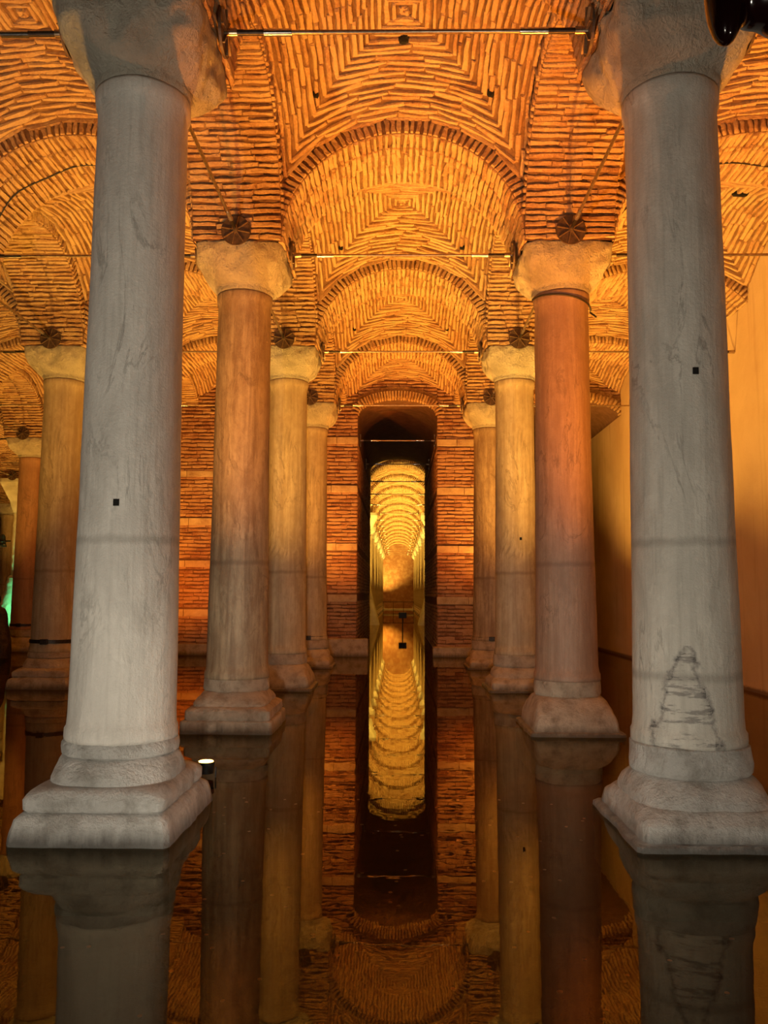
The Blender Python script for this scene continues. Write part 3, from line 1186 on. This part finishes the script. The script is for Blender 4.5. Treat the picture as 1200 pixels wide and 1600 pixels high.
ZR, ZL, GAP = 6.60, 6.635, .06
for k in (1, 2, 3, 4):
    y = row(k)
    tie_rod((XL + HX + GAP, y, ZR), (XR - HX - GAP, y, ZR), f'steel tie rod across the central aisle between the {ORD[k]} pair of columns')
    tie_rod((XR + HX + GAP, y, ZR), (XWALL, y, ZR), f'steel tie rod from the {ORD[k]} right column to the plastered wall')
    tie_rod((XL2 + HX + GAP, y, ZR), (XL - HX - GAP, y, ZR), f'steel tie rod across the left aisle to the {ORD[k]} left column')
    if k < 4:
        for x, nm in ((XL, 'left'), (XR, 'right')):
            tie_rod((x, y + HY + GAP, ZL), (x, row(k + 1) - HY - GAP, ZL), f'slanting-looking tie rod along the {nm} row ending at the {ORD[k + 1]} {nm} capital')
tie_rod((XL2, row(2) + HY + GAP, ZL), (XL2, row(3) - HY - GAP, ZL), 'tie rod running to the capital of the tan banded column at left')
tie_rod((XL2 + 0, row(3) + HY + GAP, ZL), (XL2, row(4) - HY - GAP, ZL), 'tie rod behind the capital of the tan banded column')
tie_rod((XL3, row(4) + HY + GAP, ZL), (XL3, row(5) - HY - GAP, ZL), 'tie rod running to the capital of the rusty column at the left edge')
tie_rod((XL4 + .3, row(6) + HY + GAP, ZL), (XL4 + .3, row(7) - 1.02, ZL), 'tie rod ending at the head of the greenish plastered pier')
for k in (3, 4, 5, 6, 7):
    tie_rod((XL3 + HX + GAP, row(k), ZR), ((XL2 - HX - GAP) if k < 5 else -7.96, row(k), ZR), f'tie rod crossing the second left aisle at the {ORD[k]} column row')
for k in (5, 6, 7):
    tie_rod((XL4 + HX + GAP + (1 if k == 7 else 0), row(k), ZR), (XL3 - HX - GAP, row(k), ZR), f'tie rod crossing the third left aisle at the {ORD[k]} column row')
for k in (5, 6, 7):
    tie_rod((-1.22, row(k), ZR - .03), (1.16, row(k), ZR - .03), f'tie rod inside the dark central passage, {ORD[k - 4]} from its mouth')
for k in range(8, 22):
    tie_rod((XL + HX + GAP + (.4 if k == 10 else 0), row(k), ZR), (XR - HX - GAP - (.4 if k == 10 else 0), row(k), ZR), f'thin tie rod across the bright tunnel, {ORD[k - 7]} from the dark passage', 'tie rods of the bright tunnel')

# ------------------------------------------------------------------ uplights standing in the water behind the columns
LAMP_PROTO = []


def uplight(x, y, target, power, color, label, group=None, size=98):
    if not LAMP_PROTO:
        root = empty('uplight', (0, 0, 0))
        bm = bmesh.new()
        bm_tube(bm, (0, 0, .04), (0, 0, .15), .075, 18, .085)
        h = from_bm('housing', bm, M_LAMP, root, True)
        bm = bmesh.new()
        bm_tube(bm, (0, 0, .151), (0, 0, .156), .07, 18)
        from_bm('lens', bm, M_LENS, h)
        bm = bmesh.new()
        for s in (-1, 1):
            bm_box(bm, (s * .098 - .006, -.012, -.10), (s * .098 + .006, .012, .10))
        bm_box(bm, (-.104, -.012, -.11), (.104, .012, -.095))
        from_bm('bracket', bm, M_LAMP, root)
        bm = bmesh.new()
        bm_tube(bm, (0, 0, -.45), (0, 0, -.1), .018, 8)
        from_bm('post', bm, M_LAMP, root)
        LAMP_PROTO.append(root)
        o = root
    else:
        o = copy_tree(LAMP_PROTO[0])
    o.location = (x, y, 0)
    tag(o, label, 'lamp', group, 'thing')
    tx, ty, tz = target
    spot('uplight_beam', (x, y, .22), target, power * LIGHT, color, size, .05)
    return o


P0 = 1500
COLORS = {1: RED, 2: AMBER, 3: ORANGE, 4: RED}
POW = {1: 1.05, 2: 1.1, 3: .85, 4: .8}
for k in (1, 2, 3, 4):
    y = row(k) + 1.6
    yt = row(k) + 2.6
    for s, x, nm in ((-1, XL + .32, 'left'), (1, XR + .12, 'right')):
        uplight(x, y, (x - s * .7, yt, 8), P0 * POW[k], COLORS[k],
                f'small glowing uplight in the water behind the {ORD[k]} {nm} column base')
    uplight(XL - .5, y, (XL - 1.6, yt, 8), P0 * 1.15, AMBER, f'uplight in the left aisle behind the {ORD[k]} left column')
    uplight(XR + .6, y, (XR + 2.2, yt, 8), P0 * 1.95, AMBER if k > 1 else ORANGE, f'uplight in the right aisle behind the {ORD[k]} right column')
UG = 'uplights of the far bays'
uplight(-5.88, 21.7, (-6.6, 25.2, 5.2), 900, RED, 'added unseen uplight brightening the far left brick wall', None, 110)  # extra lamp, hidden behind the near column, added to brighten this wall
for k in (2, 3, 4, 5, 6, 7):
    uplight(XL2 - .7, row(k) + 1.6, (XL2 - 2, row(k) + 2.5, 8), P0 * .9, AMBER, 'uplight standing in the water of the far left bays', UG)
for k in (4, 5, 6, 7, 8):
    uplight(XL3 - .7, row(k) + 1.6, (XL3 - 2, row(k) + 2.5, 8), P0 * .9, AMBER, 'uplight standing in the water of the far left bays', UG)
    if k > 5:
        uplight(XL4 - .7, row(k) + 1.6, (XL4 - 2, row(k) + 2.5, 8), P0 * .9, AMBER, 'uplight standing in the water of the far left bays', UG)
for k in range(8, 22):
    s = -1 if k % 2 else 1
    x = XL + .2 if s < 0 else XR - .2
    uplight(x, row(k) + 1.3, (x - s * .6, row(k) + 2.6, 8), P0 * 4.2, YELLOW, f'uplight behind the {ORD[k - 7]} column pair of the bright tunnel', UG)
uplight(XL4 + 2.2, row(7) - 1.4, (XL4 + .6, row(7), 1.2), 1500, GREEN, 'green floodlight at the foot of the plastered pier on the left')

# ------------------------------------------------------------------ small things
# lamp on a post in the tunnel
root = empty('floodlight', (.24, 42.3, 0))
tag(root, 'black floodlight on a thin post standing in the water of the bright tunnel', 'lamp', None, 'thing')
bm = bmesh.new()
bm_tube(bm, (0, 0, -.45), (0, 0, .6), .03)
from_bm('post', bm, M_LAMP, root, True)
bm = bmesh.new()
bm_box(bm, (-.2, -.12, .6), (.2, .12, .9), .03)
from_bm('housing', bm, M_LAMP, root)
# walkway with railing across the tunnel
root = empty('walkway', (0, 85, 0))
tag(root, 'distant visitor walkway with railing crossing the end of the bright tunnel', 'walkway', None, 'thing')
bm = bmesh.new()
bm_box(bm, (-1.5, -1, .18), (1.6, 1, .36))
from_bm('deck', bm, M_PALE, root)
bm = bmesh.new()
bm_box(bm, (-1.5, -1.02, 1.0), (1.6, -.96, 1.06))
from_bm('handrail', bm, M_IRON, root)
for i in range(4):
    bm = bmesh.new()
    bm_box(bm, (-1.45 + i - .02, -1.02, -.45), (-1.45 + i + .02, -.98, 1.0))
    from_bm('post', bm, M_IRON, root)

# coins on the pool floor
CO = []
for i in range(5):
    bm = bmesh.new()
    bm_tube(bm, (0, 0, 0), (0, 0, .004), rnd.uniform(.013, .018), 14)
    CO.append(from_bm('coin', bm, M_COIN))
for i in range(150):
    o = CO[i] if i < 5 else CO[rnd.randrange(5)].copy()
    if i >= 5:
        COL.objects.link(o)
    y = rnd.uniform(3.3, 9)
    while True:
        x, y = rnd.uniform(-2.6, 2.6) * y / 6, rnd.uniform(3.2, 9.5)
        if not (abs(abs(x) - 2.24) < .7 and abs(y - Y1) < .85):
            break
    o.location = (x, y, -.446)
    o.rotation_euler = (rnd.uniform(-.1, .1), rnd.uniform(-.1, .1), 0)
    tag(o, 'small pale coin lying under the dark water near the viewer', 'coin', 'coins scattered on the pool floor', 'thing')

# near-black lumps set on the vaults for the shade inside holes
def vault_plug(k, px, py, s=.045, name='hole_plug', lab=None, aisle='central', wide=1.):
    a, c_ = AISLES.get(aisle, (R0 - HX, XWALL + HX))
    by = Bay((c_ - a) / 2 - HX, BAY / 2 - HY) if aisle != 'right' else Bay(RAX, BAY / 2 - HY, RCX, RW)
    p, nn = by.p(px, py), by.n(px, py)
    bm = bmesh.new()
    bmesh.ops.create_icosphere(bm, subdivisions=2, radius=s)
    for v in bm.verts:
        v.co *= 1 + noise.noise(v.co * 30) * .5
        v.co.x *= wide
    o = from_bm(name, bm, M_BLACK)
    o.location = ((a + c_) / 2 + p.x, row(k) + BAY / 2 + p.y, p.z - .012)
    tag(o, lab, 'hole', None, 'structure')


for k in (1, 2, 3):
    vault_plug(k, -1.12, 1.0, .05, lab=f'small black plug as shade of a square hole in the left half of the {ORD[k]} central vault')
    vault_plug(k, 1.12, 1.0, .05, lab=f'small black plug as shade of a square hole in the right half of the {ORD[k]} central vault')
vault_plug(1, 0, .45, .07, lab='black plug as shade of a ragged hole in the crown of the nearest central vault')

vault_plug(2, .95, -.4, .06, lab='long black plug as shade of a ragged gap in the bright vault beside the nearest right column', aisle='right', wide=2.6)
vault_plug(2, -.7, .9, .09, lab='black plug as shade of a gap in the left aisle vault beside the nearest left column', aisle='left', wide=1.4)

# cable and modelled shadow line on the arches and the wire round the second right column
def soffit_line(cx, w, y, t0, t1, label):
    pts = []
    for i in range(30):
        t = t0 + (t1 - t0) * i / 29
        pts.append((cx + (w - .035) * math.cos(t), y + .04 * math.sin(i * .7), ZCAP + (RISE - .035) * math.sin(t)))
    tag(tube_curve('cable', pts, .012, M_CABLE), label, 'cable', None, 'thing')


soffit_line((XL2 + XL) / 2, (XL - XL2) / 2 - HX, row(2) + .1, .5, 2.7, 'thin dark tube as shadow line under the brick arch beside the nearest left column')  # dark tube standing for a thin shadow line on the soffit
soffit_line(R0 + RW, RW, row(2) + .1, .65, 2.6, 'thin dark cable under the brick arch beside the nearest right column')
pts = []
for i in range(24):
    a = -PI * .98 + PI * .96 * i / 23
    pts.append((XR + .405 * math.cos(a), row(2) + .405 * math.sin(a), 5.93 - .18 * (i / 23) ** 1.5))
pts.append((XR + .47, row(2) - .1, 5.66))
o = tube_curve('wire', [(p[0] - XR, p[1] - row(2), p[2]) for p in pts], .013, M_CABLE, REDDISH)
o['label'] = 'loose black wire tied round the top of the shaft'

# dark figure at the left edge
root = empty('sculpture', (-11.05, 23.2, 0))
tag(root, 'dark human-sized sculpture standing in the water at the left edge', 'sculpture', None, 'thing')
rings_obj('body', [(-.45, .42, .34, 2), (.0, .43, .35, 2), (.35, .42, .34, 2), (.7, .36, .3, 2), (1.0, .30, .25, 2), (1.2, .28, .2, 2.2), (1.34, .22, .16, 2), (1.4, .10, .1, 2), (1.48, .075, .08, 2)], M_IRON, root, 3, 40, .02)
rings_obj('head', [(1.44, .06, .07, 2), (1.5, .085, .1, 2), (1.58, .1, .115, 2), (1.66, .09, .1, 2), (1.71, .05, .055, 2)], M_IRON, root, 5, 32, .01)

# glossy black sculpture hanging into the top right corner
M_GLOSS = plain('glossy_black', (.004, .0008, .0008), .14)
M_GLOSS.node_tree.nodes['Principled BSDF'].inputs['Specular IOR Level'].default_value = .25
root = empty('hanging_sculpture', (1.0, 2.55, 3.685))
tag(root, 'glossy black drooping shape hanging close in the top right corner', 'sculpture', None, 'thing')
bm = bmesh.new()
for cx, cz, rx_, ry_, rz_ in ((.34, .17, .30, .2, .30), (.16, .12, .15, .15, .20), (.045, .05, .062, .09, .2), (.05, -.03, .045, .06, .10), (.075, -.02, .05, .06, .06), (.055, -.075, .028, .04, .07)):
    bmesh.ops.create_uvsphere(bm, u_segments=28, v_segments=18, radius=1, matrix=Matrix.Translation((cx, 0, cz)) @ Matrix.Diagonal((rx_, ry_, rz_, 1)))
o = from_bm('drooping_lobe', bm, M_GLOSS, root, True)
md = o.modifiers.new('remesh', 'REMESH')
md.mode, md.voxel_size, md.use_smooth_shade = 'VOXEL', .012, True
md = o.modifiers.new('smooth', 'SMOOTH')
md.iterations, md.factor = 8, .5
bm = bmesh.new()
bm_tube(bm, (.3, 0, .3), (.3, 0, 5.0), .012)
from_bm('hanging_cable', bm, M_IRON, root)

# black lamp on the plastered pier
root = empty('wall_lamp', (XL4 - .42, row(7) - .3, 3.95))
tag(root, 'small black lamp with pale bands fixed beside the greenish pier', 'lamp', None, 'thing')
bm = bmesh.new()
loft(bm, [superring(.24, .18, -.25, 8, 24), superring(.2, .16, -.1, 8, 24), superring(.17, .14, .2, 8, 24), superring(.12, .1, .28, 8, 24)])
from_bm('housing', bm, M_LAMP, root)
for z in (-.17, -.02):
    bm = bmesh.new()
    bm_box(bm, (-.235, -.19, z - .015), (.235, .0, z + .015))
    from_bm('band', bm, M_STEEL, root)
bm = bmesh.new()
bm_box(bm, (.1, .05, -.03), (.40, .12, .03))
from_bm('bracket', bm, M_LAMP, root)
